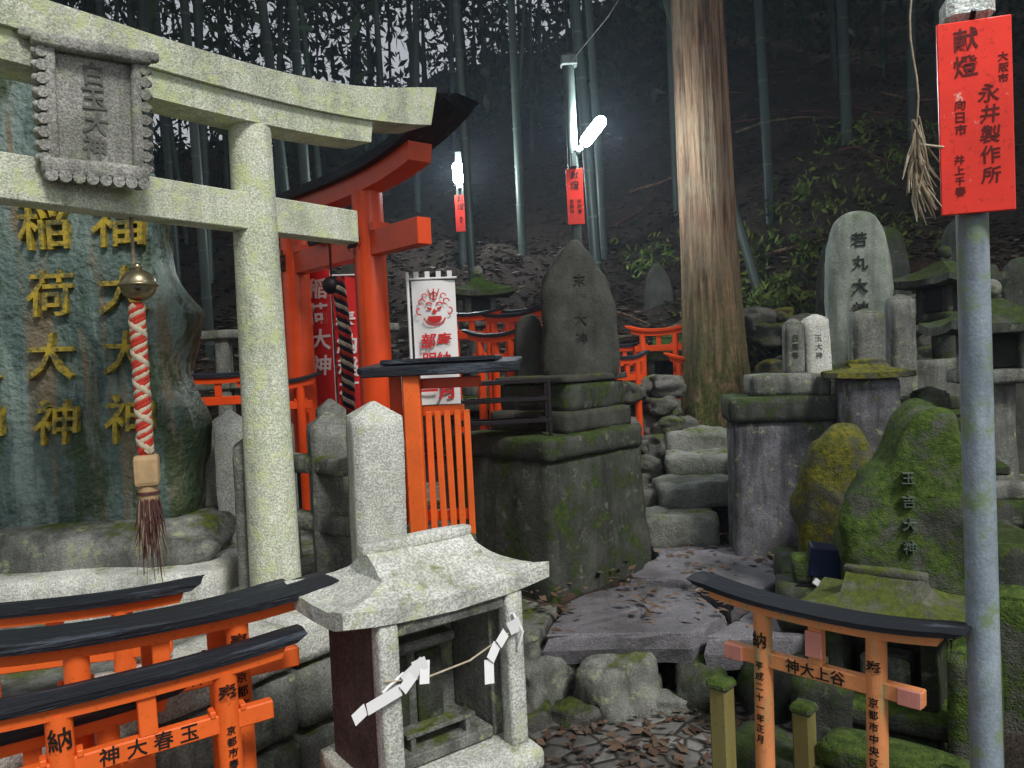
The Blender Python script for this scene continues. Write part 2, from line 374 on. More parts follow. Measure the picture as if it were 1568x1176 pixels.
# ---------------------------------------------------------------- scatter helper
def leaves(name,P,L,W,mat,flat=False,droop=0):
    n=len(P); P=np.asarray(P,float)
    a=np.random.rand(n)*6.283; el=(np.random.rand(n)-.5)*(0.5 if flat else 2.4)-droop
    d=np.stack([np.cos(a)*np.cos(el),np.sin(a)*np.cos(el),np.sin(el)],1)
    r=np.random.randn(n,3)
    if flat: r=np.stack([-np.sin(a),np.cos(a),(np.random.rand(n)-.5)*.8],1)
    w=np.cross(d,r) if not flat else r
    w/=np.linalg.norm(w,axis=1)[:,None]+1e-9
    s=(.6+.8*np.random.rand(n))[:,None]
    v=np.empty((n,4,3)); v[:,0]=P; v[:,1]=P+d*L*s*.45+w*W*s*.5; v[:,2]=P+d*L*s; v[:,3]=P+d*L*s*.45-w*W*s*.5
    me=bpy.data.meshes.new(name); me.vertices.add(n*4); me.vertices.foreach_set('co',v.ravel())
    me.loops.add(n*4); me.loops.foreach_set('vertex_index',np.arange(n*4,dtype=np.int32))
    me.polygons.add(n); me.polygons.foreach_set('loop_start',np.arange(0,n*4,4,dtype=np.int32))
    try: me.polygons.foreach_set('loop_total',np.full(n,4,dtype=np.int32))
    except Exception: pass
    me.materials.append(mat); me.update(calc_edges=True)
    o=bpy.data.objects.new(name,me); sc.collection.objects.link(o); return o
# ---------------------------------------------------------------- bamboo
b=B('bamboo_grove'); fol=[]
def culm(x,y,r,h,lx,ly,nseg=12):
    z=gh(x,y)-.1; pts=[];rad=[]
    for i in range(nseg+1):
        t=i/nseg; pts.append((x+lx*t**1.3*h,y+ly*t*h,z+h*t)); rad.append(r*(1-.55*t))
    b.tube(pts,rad,CULM,7,False)
    for i in range(int(h/.45)):
        t=(i+.5)*.45/h
        if t>.6: break
        q=Vector((x+lx*t**1.3*h,y+ly*t*h,z+h*t)); b.tube([q-Vector((0,0,.010)),q+Vector((0,0,.010))],r*(1-.55*t)*1.1,NODE,7,False)
    return pts
for i in range(200):
    y=random.uniform(8.6,27); x=random.uniform(-.80*y-1,.80*y+1)
    if y<11 and -.25*y<x<.12*y: continue
    if x>.12*y and random.random()<.55: continue
    pts=culm(x,y,random.uniform(.03,.065),random.uniform(10,14),random.gauss(0,.065),random.uniform(-.05,.05))
    for k in range(4):
        t=random.uniform(.4,1); fol.append((Vector(pts[int(t*12)]),random.uniform(.6,1.5)))
for x,y,r,l in [(-.35,8.2,.05,-.02),(.9,7.8,.06,-.05),(1.15,9.2,.05,-.03),(2.9,8.6,.055,-.03),(2.2,10,.06,.0),(4.2,9.6,.07,-.01),(-3.6,8.0,.06,.03),(-2.9,7.6,.05,-.02),(-4.2,8.4,.055,.02),(-2.1,8.5,.06,-.02),(.2,9.4,.055,0),(-4.9,7.2,.05,.03),(5.3,9.5,.06,.01)]:
    culm(x,y,r,12,l,0)
b.tube([(2.45,7.6,2.0),(2.2,7.9,3.4),(1.8,8.3,5.2),(1.5,8.6,7)],[.05,.045,.04,.03],CULM,8)
b.done()
P=[]
for c,s in fol:
    for k in range(55):
        v=Vector((random.gauss(0,1),random.gauss(0,1),random.gauss(0,.7)))*s*.6; P.append(c+v)
for i in range(460):
    y=random.uniform(13,27); x=random.uniform(-.8*y,.75*y); e=random.uniform(.26,.55); c=Vector((x,y,1.6+e*y))
    s=random.uniform(.3,.8)
    for k in range(int(58)): P.append(c+Vector((random.gauss(0,1),random.gauss(0,1),random.gauss(0,.6)))*s)
P=[p for p in P if not(p.z<gh(p.x,p.y)+.3)]
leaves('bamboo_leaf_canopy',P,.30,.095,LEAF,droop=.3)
n=15000
P=np.stack([np.random.uniform(-24,24,n),np.random.uniform(1.5,34,n),np.random.uniform(0,3,n)],1)
P[:,2]+=8.0+np.maximum(0,P[:,1]-9)*.42
leaves('high_shade_canopy',P,1.3,.55,LEAF)  # overhead leaf layer, added mostly out of view to shade the hillside
P=[]
for i in range(130):
    y=random.uniform(14,26); x=random.uniform(-.85*y,.85*y); c=Vector((x,y,gh(x,y)+random.uniform(.1,1.2)))
    for k in range(50): P.append(c+Vector((random.gauss(0,.6),random.gauss(0,.6),random.gauss(0,.4))))
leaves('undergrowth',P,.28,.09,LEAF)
P=[]
for i in range(24000):
    y=6.6+random.random()**1.6*13; x=random.uniform(-.75*y,.8*y)
    P.append((x,y,gh(x,y)+random.uniform(.0,.05)))
leaves('leaf_litter',P,.10,.05,DEAD,flat=True)
P=[]
for i in range(520):
    y=random.uniform(2.5,3.5); x=random.uniform(-.3,1.1); P.append((x,y,.012+random.random()*.02))
for i in range(700):
    y=random.uniform(3.5,6.4); x=random.uniform(-.2,1.5); 
    if random.random()<.5 and 3.55<y<4.7: x=random.choice([.15,.6,.98,1.45])+random.gauss(0,.05)
    P.append((x,y,max(gh(x,y),.28)+.06+.03*(3.6<y<5)))
for i in range(350):
    x=random.uniform(1.2,4); y=random.uniform(2.8,6.5); P.append((x,y,gh(x,y)+.03))
leaves('fallen_leaves',P,.055,.03,DEAD,flat=True)
P=[]
for (cx,cy,n,s) in [(2.3,6.9,60,.35),(2.6,7.5,50,.4),(2.15,6.2,40,.25),(3.2,8.3,30,.4),(3.4,7.2,20,.3),(1.9,9,20,.3),(4.8,9.5,30,.5),(3.0,6.2,20,.25)]:
    for i in range(n):
        x=cx+random.gauss(0,s); y=cy+random.gauss(0,s); z=gh(x,y)
        for k in range(14): P.append((x+random.gauss(0,.06),y+random.gauss(0,.06),z+random.uniform(.0,.22)))
leaves('ferns',P,.10,.03,FERN)
b=B('fallen_branches')
for i in range(22):
    y=random.uniform(7.2,13); x=random.uniform(-.4*y,.6*y); a=random.uniform(-.6,.6); l=random.uniform(.6,1.6)
    pts=[(x+l*t*math.cos(a),y+l*t*math.sin(a),gh(x+l*t*math.cos(a),y+l*t*math.sin(a))+.05+.1*random.random()) for t in(0,.3,.6,1)]
    b.tube(pts,[.022,.018,.014,.006],DIRTYR if i%3 else BARK,6)
b.done()
# ---------------------------------------------------------------- cedar tree
b=B('cedar_tree',(1.70,6.5,.72))
rs=[]
for i in range(90):
    t=i/89; z=-.15+14*t**1.6; r=.25*(1-.045*z)+.19*math.exp(-max(z,0)*2.6)
    ring=[]
    for k in range(96):
        a=2*math.pi*k/96
        fur=abs(noise.noise(Vector((math.cos(a)*9,math.sin(a)*9,z*.5))))*.07
        rr=r*(1+.035*noise.noise(Vector((math.cos(a)*3,math.sin(a)*3,z*.25)))-fur+.14*math.exp(-max(z,0)*2.2)*math.sin(a*5+1))
        ring.append((rr*math.cos(a)-.03*z*.4,rr*math.sin(a),z))
    rs.append(ring)
b.rings(rs,BARK,True)
for k in range(16):
    z=7+k*.42; a=k*2.4; b.tube([(0,0,z),(math.cos(a)*.8,math.sin(a)*.8,z-.1),(math.cos(a)*1.7,math.sin(a)*1.7,z-.5)],[.06,.04,.015],BARK,6)
tree=b.done()
P=[]
for k in range(16):
    z=7.7+k*.42; a=k*2.4
    for q in range(200): 
        t=random.uniform(.3,1.1); P.append((1.7+math.cos(a)*1.7*t+random.gauss(0,.25),6.5+math.sin(a)*1.7*t+random.gauss(0,.25),z-.5*t+random.gauss(0,.2)))
o=leaves('crown',P,.25,.1,LEAF); o.parent=tree; o.matrix_parent_inverse=tree.matrix_world.inverted()
# ---------------------------------------------------------------- left platform
def prism(b,poly,z0,z1,mat,inset=.01):
    c=sum((Vector(p) for p in poly),Vector((0,0)))/len(poly)
    def rg(z,i): return [((Vector(p)-c)*(1-i)+c).to_tuple()+(z,) for p in poly]
    b.rings([rg(z0,0),rg(z1-.012,0),rg(z1,inset)],mat)
b=B('stone_terrace')
poly=[(-.35,3.1),(-.28,3.7),(-.42,4.7),(-.6,6.3),(-5,6.3),(-5,.6),(-2.1,.6),(-1.35,1.75),(-.80,2.50)]
prism(b,poly,-.05,.66,GREY,.004)
e=[(-2.1,.6),(-1.35,1.75),(-.80,2.50),(-.35,3.1)]
for i in range(3):
    a=Vector(e[i]); c=Vector(e[i+1]); d=c-a; n=max(1,int(d.length/.42)); yaw=math.degrees(math.atan2(d.y,d.x))
    for k in range(n):
        p=a+d*((k+.5)/n)
        b.hewn((p.x,p.y,.72),(d.length/n-.006,.22,.13),GRAN,seed=k+i*5,rz=yaw,amp=.006)
        for zz in(.5,.28,.08): b.hewn((p.x+.01*random.random(),p.y,zz+.04),(d.length/n-.012,.2,.2),GREY,seed=k+i*5+zz,rz=yaw,amp=.012)
b.hewn((-.33,3.4,.72),(.62,.2,.12),GREY,rz=84)
b.done()
b=B('stone_monument',(0,3.45,0))
b.slab([(-1.50,.92),(-1.40,1.2),(-1.365,1.38),(-1.42,1.6),(-1.375,1.85),(-1.46,2.05),(-1.50,2.28),(-1.62,2.6),(-1.9,3.0),(-2.4,3.15),(-2.9,2.85),(-3.1,2.0),(-3.0,.95),(-2.3,.88)],.34,BLUE,seed=3,nz=.022,flat=.9)
b.rock((-2.2,.02,.86),(1.9,.7,.26),GREY,5,.15)
b.hewn((-2.15,0,.72),(2.0,.95,.22),GRAN,amp=.01)
for col,x in (('稲荷大神',-1.905),('福大大神',-1.60),('白菊大神',-2.23)):
    for ch,z in zip(col,(2.22,1.935,1.675,1.40)): b.text(ch,.215,(x+random.uniform(-.01,.01),-.180,z),GOLD,True,ext=.020,bold=.008)
b.done()
# ---------------------------------------------------------------- stone torii
b=torii('stone_torii',(-1.256,2.42,0),54.5,1.176,2.475,.094,1.49,.085,TORII,TORII,TORII,up=.10,nukiz=2.165,nukiL=1.06,beamd=.15,shimL=1.13,base=.75,nt=.13,kup=3.0,wedge=False,taper=.8,kd=.20,ktop=.12,slant=.5,thick=.075)
b.hewn((-.588,0,.79),(.3,.3,.06),GRAN); b.hewn((.588,0,.76),(.26,.26,.06),GREY)
b.done()
b=B('stone_name_plaque',(-1.195,2.335,2.372),40,tx=8)
PW=.84
b.hewn((0,0,0),(.30*PW,.04,.36),PLAQ,amp=.003,chip=.01)
for k in(-1,1): b.hewn((k*.135*PW,-.025,0),(.030,.04,.33),PLAQ,amp=.002,chip=.01)
b.hewn((0,-.03,.175),(.37*PW,.06,.04),PLAQ,amp=.003,chip=.012); b.hewn((0,-.03,-.165),(.34*PW,.05,.05),PLAQ,amp=.003,chip=.012)
for k in(-1,1):
    b.hewn((k*.185*PW,0,.19),(.06,.05,.03),PLAQ,amp=.002,chip=.01)
    for i in range(9):
        z=.142-i*.036; b.tube([(k*.160*PW,-.045,z),(k*.160*PW,.03,z)],[.0155]*2,PLAQ,10); b.sphere((k*.176*PW,-.03,z),.012,PLAQ,2)
for i in range(8): b.tube([(-.122+i*.035,-.055,-.192),(-.122+i*.035,.02,-.192)],[.017]*2,PLAQ,10)
b.text('白玉大神',.066,(0,-.0225,.0),CARVE,True,.0015,spacing=1.05,bold=.015)
b.done()
# ---------------------------------------------------------------- bell rope
def strands(b,x,y,z0,z1,r,mats,turn=9,sag=0):
    n=90; m=len(mats)
    for j,mt in enumerate(mats):
        pts=[]
        for i in range(n+1):
            t=i/n; a=j*2*math.pi/m+t*turn*2*math.pi; pts.append((x+r*.55*math.cos(a)+sag*math.sin(t*3),y+r*.55*math.sin(a),z0+(z1-z0)*t))
        b.tube(pts,r*.62,mt,8)
b=B('bell_rope',(-1.19,2.52,0))
b.tube([(0,0,1.94),(0,0,2.3),(-.02,0,2.5)],.006,STRAW,6)
b.sphere((.01,0,1.885),.055,BRONZE,4,(1,1,.92))
b.tube([(.01+.0565*math.cos(a*.3),.0565*math.sin(a*.3),1.885) for a in range(22)],.005,BRONZE,8)
b.sphere((.01,0,1.942),.015,BRONZE,2)
b.sphere((.03,-.046,1.872),.009,CARVED,2)
b.tube([(0,0,1.83),(0,0,1.34)],.019,RED,10)
strands(b,0,0,1.82,1.35,.0225,[RED,WHT,RED,RED,WHT],-7)
strands(b,0,0,1.82,1.35,.024,[WHT],5)
b.box((0,0,1.29),(.075,.075,.10),WOODP,(0,0,20),bev=.014,seg=2)
b.tube([(0,0,1.24),(0,0,1.21),(0,0,1.19)],[.030,.033,.028],WOODP,16); b.tube([(0,0,1.222),(0,0,1.212)],[.036,.036],DIRTYR,16)
for i in range(120):
    a=random.random()*6.28; r=.028*random.random()**.5; l=random.uniform(.02,.15)
    if random.random()<.1: l+=.08
    b.tube([(r*math.cos(a),r*math.sin(a),1.20),(1.3*r*math.cos(a)+random.gauss(0,.003),1.3*r*math.sin(a),1.15),(r*1.7*math.cos(a)+random.gauss(0,.012),r*1.6*math.sin(a),1.14-l)],[.0035,.0025,.001],DIRTYR if i%4 else STRAW,4,False)
b.done()
# ---------------------------------------------------------------- stone fence posts (tamagaki)
def post(name,x,y,z0,z1,w,yaw,mat,seed=0):
    b=B(name,(x,y,0),yaw,random.uniform(-1,1),random.uniform(-1,1)); h=z1-z0
    b.hewn((0,0,z0+(h-.055)/2),(w,w,h-.055),mat,seed=seed,amp=.004,chip=.008)
    b.rings([rect(w/2-.006,w/2-.006,z1-.07),rect(w/2-.004,w/2-.004,z1-.055),rect(.008,.008,z1)],mat)
    return b
for i,(x,y,z1,w,m) in enumerate([(-.555,3.0,1.455,.19,GRAN),(-.80,3.35,1.40,.17,GREY),(-1.02,3.0,1.36,.15,GREY),(-1.27,3.55,1.42,.15,GRAN),(-1.15,3.85,1.38,.15,GREY),(-1.50,3.75,1.3,.16,GRAN),(-.98,4.2,1.42,.15,GREY),(-1.62,4.35,1.35,.16,GREY)]):
    post('stone_fence_post',x,y,.6,z1,w,20,m,i).done()
b=B('stone_fence_rail',(-1.05,3.5,1.18),-40); b.hewn((0,0,0),(1.3,.08,.08),GREY); b.hewn((0,0,-.25),(1.3,.08,.08),GREY); b.done()
b=B('stone_balustrade',(-1.9,5.6,0),4)
b.hewn((0,0,1.85),(2.2,.16,.07),GREY); b.hewn((0,0,1.5),(2.2,.14,.09),GREY)
for i in range(8): b.box((-.98+i*.28,0,1.3),(.1,.1,1.06),GREY,bev=.01)
b.done()
# ---------------------------------------------------------------- big vermilion torii
d=Vector((.663,-.749)); c=Vector((-1.085,4.85))
b=torii('vermilion_torii',(c.x,c.y,0),math.degrees(math.atan2(d.y,d.x)),.93,2.56,.10,1.27,.095,BLACKW,VERM,VERM,up=.16,nukiz=2.275,nukiL=1.01,beamd=.14,shimL=1.0,base=.6,nt=.14,kup=3.2,taper=.88,kd=.24,ktop=.07,slant=.8)
b.text('奉',.15,(.465,-.1,2.275),INK,ext=.002,bold=.02); b.text('納',.15,(-.465,-.1,2.275),INK,ext=.002,bold=.02)
b.box((0,-.1,2.42),(.16,.03,.17),BLACKW,(10,0,0),bev=.005); b.box((0,-.118,2.42),(.11,.01,.12),GOLD,(10,0,0),bev=.002)
for k in(-1,1): b.tube([(k*.465,0,.6),(k*.465,0,.95)],[.108,.108],BLACKW,24)
b.done()
b=B('striped_bell_rope',(-1.02,4.75,0))
b.sphere((-.04,0,2.08),.055,STEEL,3); b.tube([(-.04,0,2.1),(-.04,0,2.45)],.006,STEEL,6)
strands(b,0,0,2.12,1.1,.035,[BLK,WHT,BLK,RED],9,.03)
b.done()
def banner(name,x,y,z0,z1,w,mat,txt,tm,size,yaw=0,wave=.012):
    b=B(name,(x,y,0),yaw); n=24; vs=[];fs=[]
    for i in range(n+1):
        for j in range(9):
            u=j/8; t=i/n; vs.append((-w/2+w*u,wave*math.sin(u*5+t*3)-.0,z0+(z1-z0)*t))
    for i in range(n):
        for j in range(8): fs.append([i*9+j,i*9+j+1,(i+1)*9+j+1,(i+1)*9+j])
    b.add(vs,fs,mat,True)
    b.text(txt,size,(0,-wave-.003,(z0+z1)/2),tm,True,.001,spacing=1.15,bold=.02)
    b.tube([(-w/2-.02,0,z0-.3),(-w/2-.02,0,z1+.05)],.008,CLOTH,8); b.tube([(-w/2-.03,0,z1+.012),(w/2+.01,0,z1+.012)],.006,CLOTH,8)
    return b
banner('red_prayer_banner',-1.28,5.3,1.25,2.45,.17,REDC,'稲荷大神',CLOTH,.15).done()
banner('red_prayer_banner',-1.12,5.4,1.1,2.2,.16,REDC,'奉納稲荷',CLOTH,.14,8).done()
b=banner('white_prayer_banner',-.40,4.25,1.36,2.03,.235,CLOTH,'奉納',REDM,.0001,4)
b.kids=[]
for u in(-.09,-.03,.03,.09): b.box((u,0,2.058),(.026,.004,.045),CLOTH,bev=0)
b.text('部奉',.085,(0,-.018,1.70),REDM,False,.001,bold=.02); b.text('明納',.08,(0,-.018,1.60),REDM,False,.001,bold=.02); b.text('一月',.10,(0,-.018,1.43),REDM,False,.001,bold=.03)
def poly(pts,yy=-.019): b.add([(x,yy,z) for x,z in pts],[list(range(len(pts)))],REDM)
def stroke(pts,w,yy=-.0195):
    for (x0,z0),(x1,z1) in zip(pts[:-1],pts[1:]):
        dx,dz=x1-x0,z1-z0; l=math.hypot(dx,dz)+1e-9; nx_,nz_=-dz/l*w/2,dx/l*w/2
        b.add([(x0+nx_,yy,z0+nz_),(x0-nx_,yy,z0-nz_),(x1-nx_*.6,yy,z1-nz_*.6),(x1+nx_*.6,yy,z1+nz_*.6)],[[0,1,2,3]],REDM)
def curl(cx,cz,r,a0,a1,w): stroke([(cx+r*math.cos(R(a0+(a1-a0)*i/8)),cz+r*math.sin(R(a0+(a1-a0)*i/8))) for i in range(9)],w)
curl(0,1.85,.062,200,340,.010); curl(0,1.845,.040,205,335,.014)
poly([(-.038,1.838),(.038,1.838),(.026,1.812),(0,1.802),(-.026,1.812)])
for k in(-1,1):
    curl(k*.028,1.893,.018,20,160,.010); poly([(k*.012,1.882),(k*.042,1.888),(k*.036,1.874),(k*.018,1.870)])
    curl(k*.078,1.865,.018,90 if k>0 else 90,-110 if k>0 else 290,.009); curl(k*.066,1.915,.016,0,260,.008); curl(k*.05,1.945,.014,0,240,.007)
poly([(-.014,1.862),(0,1.878),(.014,1.862),(.008,1.852),(-.008,1.852)]); curl(0,1.945,.020,0,320,.008); stroke([(0,1.925),(0,1.985)],.009); stroke([(-.02,1.955),(-.03,1.985)],.007); stroke([(.02,1.955),(.03,1.985)],.007)
b.done()
# ---------------------------------------------------------------- offering stand with black roof and vermilion slats
b=B('vermilion_offering_stand',(-.37,3.75,0),0)
b.box((.04,.05,1.575),(.74,.40,.03),BLACKW,(3,0,-6),bev=.006); b.box((.04,-.15,1.555),(.74,.03,.045),BLACKW,(0,0,-6),bev=.005)
b.box((.04,.03,1.60),(.55,.25,.025),BLACKW,(0,0,-6),bev=.006)
b.box((-.10,-.08,1.16),(.080,.085,.78),ORAN,bev=.006); b.box((-.20,.1,1.18),(.06,.06,.76),VERM,bev=.006)
b.box((.04,-.02,1.36),(.20,.035,.05),ORAN,(0,0,-4),bev=.004); b.box((.04,.02,1.49),(.36,.05,.05),VERM,bev=.004)
for i in range(5): b.box((-.03+i*.045,-.05,1.06),(.029,.02,.60),ORAN,(0,random.uniform(-.8,.8),-4),bev=.003)
b.box((.04,-.02,.86),(.20,.03,.05),ORAN,bev=.004)
b.done()
# ---------------------------------------------------------------- central monument
b=B('dark_stone_altar',(.19,4.72,0),45)
b.hewn((0,0,.60),(.92,.86,.88),DARK,taper=(.90,.92),amp=.014,chip=.03,seed=2)
b.hewn((0,0,1.09),(.86,.83,.13),DARK,amp=.010,chip=.025,seed=5)
b.hewn((.14,.0,1.21),(.60,.64,.13),STELE,amp=.006,seed=7)
b.hewn((.15,-.01,1.35),(.54,.56,.17),DARK,amp=.006,seed=8)
b.hewn((.15,-.01,1.455),(.58,.58,.045),STELE,amp=.004,seed=9)
b.done()
b=B('iron_candle_rack',(-.05,4.22,0),4)
for z in(1.24,1.36,1.46):
    b.box((0,.1,z),(.54,.022,.022),STEEL,bev=.002); b.box((0,.26,z),(.54,.02,.02),STEEL,bev=.002); b.box((0,.18,z-.01),(.52,.15,.006),STEEL,bev=0)
for x in(-.26,.26):
    for y in(.1,.26): b.box((x,y,1.28),(.02,.02,.38),STEEL,bev=.002)
b.done()
b=B('pointed_stone_stele',(.415,4.78,0),8)
b.slab([(-.20,1.44),(-.215,1.75),(-.21,2.03),(-.13,2.17),(-.02,2.27),(.06,2.22),(.17,2.05),(.225,1.80),(.21,1.44)],.20,STELE,seed=8,nz=.016,dens=7)
for i,ch in enumerate('末廣大神'): b.text(ch,.08,(0,-.1025,2.03-i*.115),CARVEF,ext=.004,bold=-.004)
b.done()
b=B('small_stone_stele',(.12,4.95,0),0); b.slab([(-.08,1.4),(-.09,1.7),(-.05,1.83),(.05,1.84),(.09,1.7),(.08,1.4)],.12,STELE,seed=2,nz=.01); b.done()
# ---------------------------------------------------------------- flagstones, rocks, steps
def flag(b,poly,z,th,mat,seed=0):
    n=len(poly); c=sum((Vector(p) for p in poly),Vector((0,0)))/n; P=[]
    for i in range(n):
        a=Vector(poly[i]); d=Vector(poly[(i+1)%n])-a
        for j in range(6):
            q=a+d*(j/6); k=noise.noise(Vector((q.x*6+seed,q.y*6,seed)))*.03; P.append(q+(q-c).normalized()*k)
    rs=[]
    for ins,zz in((.03,-th),(-.02,-th*.5),(0,-.02),(.012,-.006),(.03,0),(.3,.004),(.6,.0),(.95,.003)):
        rs.append([tuple(c+(p-c)*(1-ins-.05*noise.noise(Vector((p.x*9,p.y*9,zz*30))) *(zz<-.01)))+(z+zz+.010*noise.noise(Vector((p.x*5,p.y*5,ins*3+seed))),) for p in P])
    b.rings(rs,mat,False)
b=B('flagstone_terrace')
flag(b,[(.10,3.50),(.74,3.44),(.95,3.66),(.90,4.08),(.57,4.25),(.22,3.98)],.335,.14,SLAB,1)
flag(b,[(.61,4.30),(.94,4.13),(1.0,3.72),(1.5,4.25),(1.36,4.85),(.82,4.68)],.36,.16,SLAB,2)
flag(b,[(-.34,3.5),(.07,3.50),(.17,3.95),(-.1,4.15),(-.3,4.0)],.32,.2,GREY,3)
flag(b,[(.82,3.42),(1.2,3.36),(1.5,3.6),(1.5,4.15),(1.05,3.66)],.33,.16,SLAB,4)
flag(b,[(.85,4.75),(1.3,4.9),(1.25,5.3),(.85,5.3)],.34,.16,SLAB,5)
b.done()
b=B('boulder_edging')
for x,y,z,sx,sy,sz,s in [(.42,3.48,.08,.36,.24,.32,1),(.08,3.54,.08,.34,.22,.30,2),(.80,3.50,.06,.34,.22,.28,3),(1.10,3.42,.09,.32,.26,.30,4),(-.25,3.54,.10,.3,.26,.34,5),(.20,3.38,.0,.22,.16,.14,6),(.64,3.44,.0,.2,.14,.12,7),(1.35,3.2,.12,.3,.35,.34,8),(.0,3.34,.0,.2,.16,.16,9)]:
    b.rock((x,y,z),(sx,sy,sz),DARK if s in(3,4) else GREY if s%3 else ROCKM,s,.38,rz=s*.4)
b.done()
b=B('stone_steps')
for x,y,z,w,dp,h,sd,m in [(1.06,5.12,.43,.46,.40,.20,1,STEPM),(1.24,5.42,.60,.56,.36,.18,2,STEPM),(1.38,5.70,.75,.56,.34,.18,3,STEPM),(1.44,5.98,.89,.56,.32,.18,4,STEPM),(.90,5.55,.50,.20,.3,.26,5,ROCKM),(1.74,5.55,.80,.28,.4,.3,6,GREY),(.80,5.2,.36,.16,.3,.16,7,ROCKM)]:
    b.hewn((x,y,z),(w,dp,h),m,amp=.028,rz=-12+(sd%3)*6,seed=sd*3,chip=.022,low=4)
b.done()
b=B('rock_retaining_wall')
s=20
for i in range(46):
    x=random.uniform(.70,1.30); y=6.1+random.uniform(-.1,.45); z=.58+(i%6)*.14+random.uniform(-.03,.03)
    w=random.uniform(.16,.34); b.rock((x,y,z),(w,w*.9,w*.6),ROCKM,s+i,.4,rz=i)
for i in range(10):
    x=random.uniform(.70,.98); y=5.7+random.uniform(-.3,.3); w=random.uniform(.14,.24); b.rock((x,y+.2,.42+(y-5.3)*.4),(w,w,w*.6),ROCKM,s+i+80,.4,rz=i)
for i in range(60):
    x=random.uniform(2.0,3.9); k=(i%7); y=6.3+k*.07-.25*(x-2.2); z=.95+k*.14+.16*(x-2.0)
    w=random.uniform(.18,.36); b.rock((x,y,z),(w,w,w*.62),ROCKM if i%5 else YMOSS,s+i,.35,rz=i)
b.done()
# ---------------------------------------------------------------- front stone shrine
b=B('stone_hokora_shrine',(-.265,2.0,0),36.6)
roof(b,(0.0,-.005,.995),.58,.345,.10,.30,GRAN,.045,.02,.5)
W=.35; D=.26
b.box((-W/2-.0,0,.80),(.045,D,.41),BROWNST,bev=.004); b.box((W/2,0.02,.80),(.045,D-.04,.41),GREY,bev=.004)
b.box((0,D/2-.02,.80),(W-.05,.035,.41),GREY,bev=.004)
for k in(-1,1): b.hewn((k*(W/2+.003),-D/2-.02,.80),(.048,.046,.41),GRAN,amp=.002,chip=.004,seed=k)
b.box((0,-D/2-.015,.985),(W-.05,.04,.035),GREY,bev=.004)
b.hewn((0,-.02,.575),(W+.10,D+.14,.07),GRAN,amp=.004); b.hewn((0,-.02,.26),(W+.06,D+.1,.57),GREY,amp=.006)
b.box((0,-.0,.63),(W-.06,.2,.03),GREY,bev=.004)
b.box((-.03,.06,.76),(.19,.1,.23),GREY,bev=.004); b.box((-.03,.03,.885),(.22,.14,.025),GREY,bev=.006)
b.box((-.08,.005,.76),(.075,.012,.18),DARK,bev=.003); b.box((.02,.005,.76),(.075,.012,.18),DARK,bev=.003)
b.box((.0,-.06,.685),(.2,.05,.012),GREY,bev=.002)
for k in(-1,1): b.box((k*.08,-.06,.66),(.015,.04,.04),GREY,bev=.002)
b.done()
b=B('paper_streamers',(-.265,2.0,0),36.6)
y=-D/2-.05
b.tube([(-.20,y,.885),(-.1,y-.005,.865),(.03,y,.87),(.14,y,.905),(.19,y,.92)],.0025,WHT,6)
def shide(x,z,seg,w):
    yy=y-.008; px=x; pz=z
    for i,(ax,az) in enumerate(seg):
        q=(px+ax,pz+az)
        dxn,dzn=az,-ax; l=math.hypot(dxn,dzn); dxn*=w/2/l; dzn*=w/2/l
        b.add([(px-dxn,yy-.004*i,pz-dzn),(px+dxn,yy-.004*i,pz+dzn),(q[0]+dxn,yy-.004*i-.010,q[1]+dzn),(q[0]-dxn,yy-.004*i-.010,q[1]-dzn)],[[0,1,2,3]],PAPER)
        px,pz=q
shide(-.155,.875,[(.05,.035)],.034); shide(-.115,.895,[(-.05,-.035),(-.09,-.015),(-.035,-.012)],.028)
shide(-.13,.9,[(.03,.01),(-.01,-.05)],.026)
shide(.135,.915,[(-.03,-.02),(-.03,-.03),(-.008,-.055)],.028); shide(.145,.92,[(.03,.012)],.036)
b.tube([(-.15,y,.89),(-.19,y,.87),(-.205,y,.86)],.004,PAPER,6)
b.tube([(.165,y,.955),(.178,y-.02,.91),(.176,y,.86)],.004,PAPER,6)
b.done()
# ---------------------------------------------------------------- small vermilion torii cluster
def small(loc,yaw,span,H,pr,L,top=BLACKW,beam=ORAN,pil=ORAN,kt=.028,up=.012,tex=None,tx=0,ty=0,base=0,kdm=2.5,**k):
    b=torii('small_vermilion_torii',loc,yaw,span,H,pr,L,kt,top,beam,pil,up=up,beamd=pr*1.6,nt=kt*1.5,nukiz=H-.105,nukiL=L*.82,kd=pr*kdm,base=base,tex=tex,tx=tx,ty=ty,ktop=kt*.85,slant=.9,**k); b.done()
small((-.79,1.64,0),32,.32,.925,.028,.315,tex=[(1,'奉',.885,.048,1),(-1,'納',.885,.048,1),(1,'京都市春日井市',.73,.021,1.2),(-1,'大神玉春',.75,.03,1.15),(0,'神 大 春 玉',.82,.040,1)],ty=-1,kdm=2.8)
small((-.84,1.79,0),29,.34,.985,.029,.38,tex=[(1,'奉',.945,.050,1),(0,'春 玉 大 神',.88,.038,1),(1,'京都市',.83,.028,1.2)],up=.025,kt=.032,kdm=4.0)
small((-.93,1.92,0),30,.32,.955,.028,.32,tex=[(0,'大 神',.85,.04,1)],up=.02,kdm=3.5)
small((-1.28,2.12,0),14,.34,.94,.03,.36,up=.02,kt=.03,base=.7,kdm=3.2)
small((-1.03,1.60,0),33,.28,.84,.026,.28)
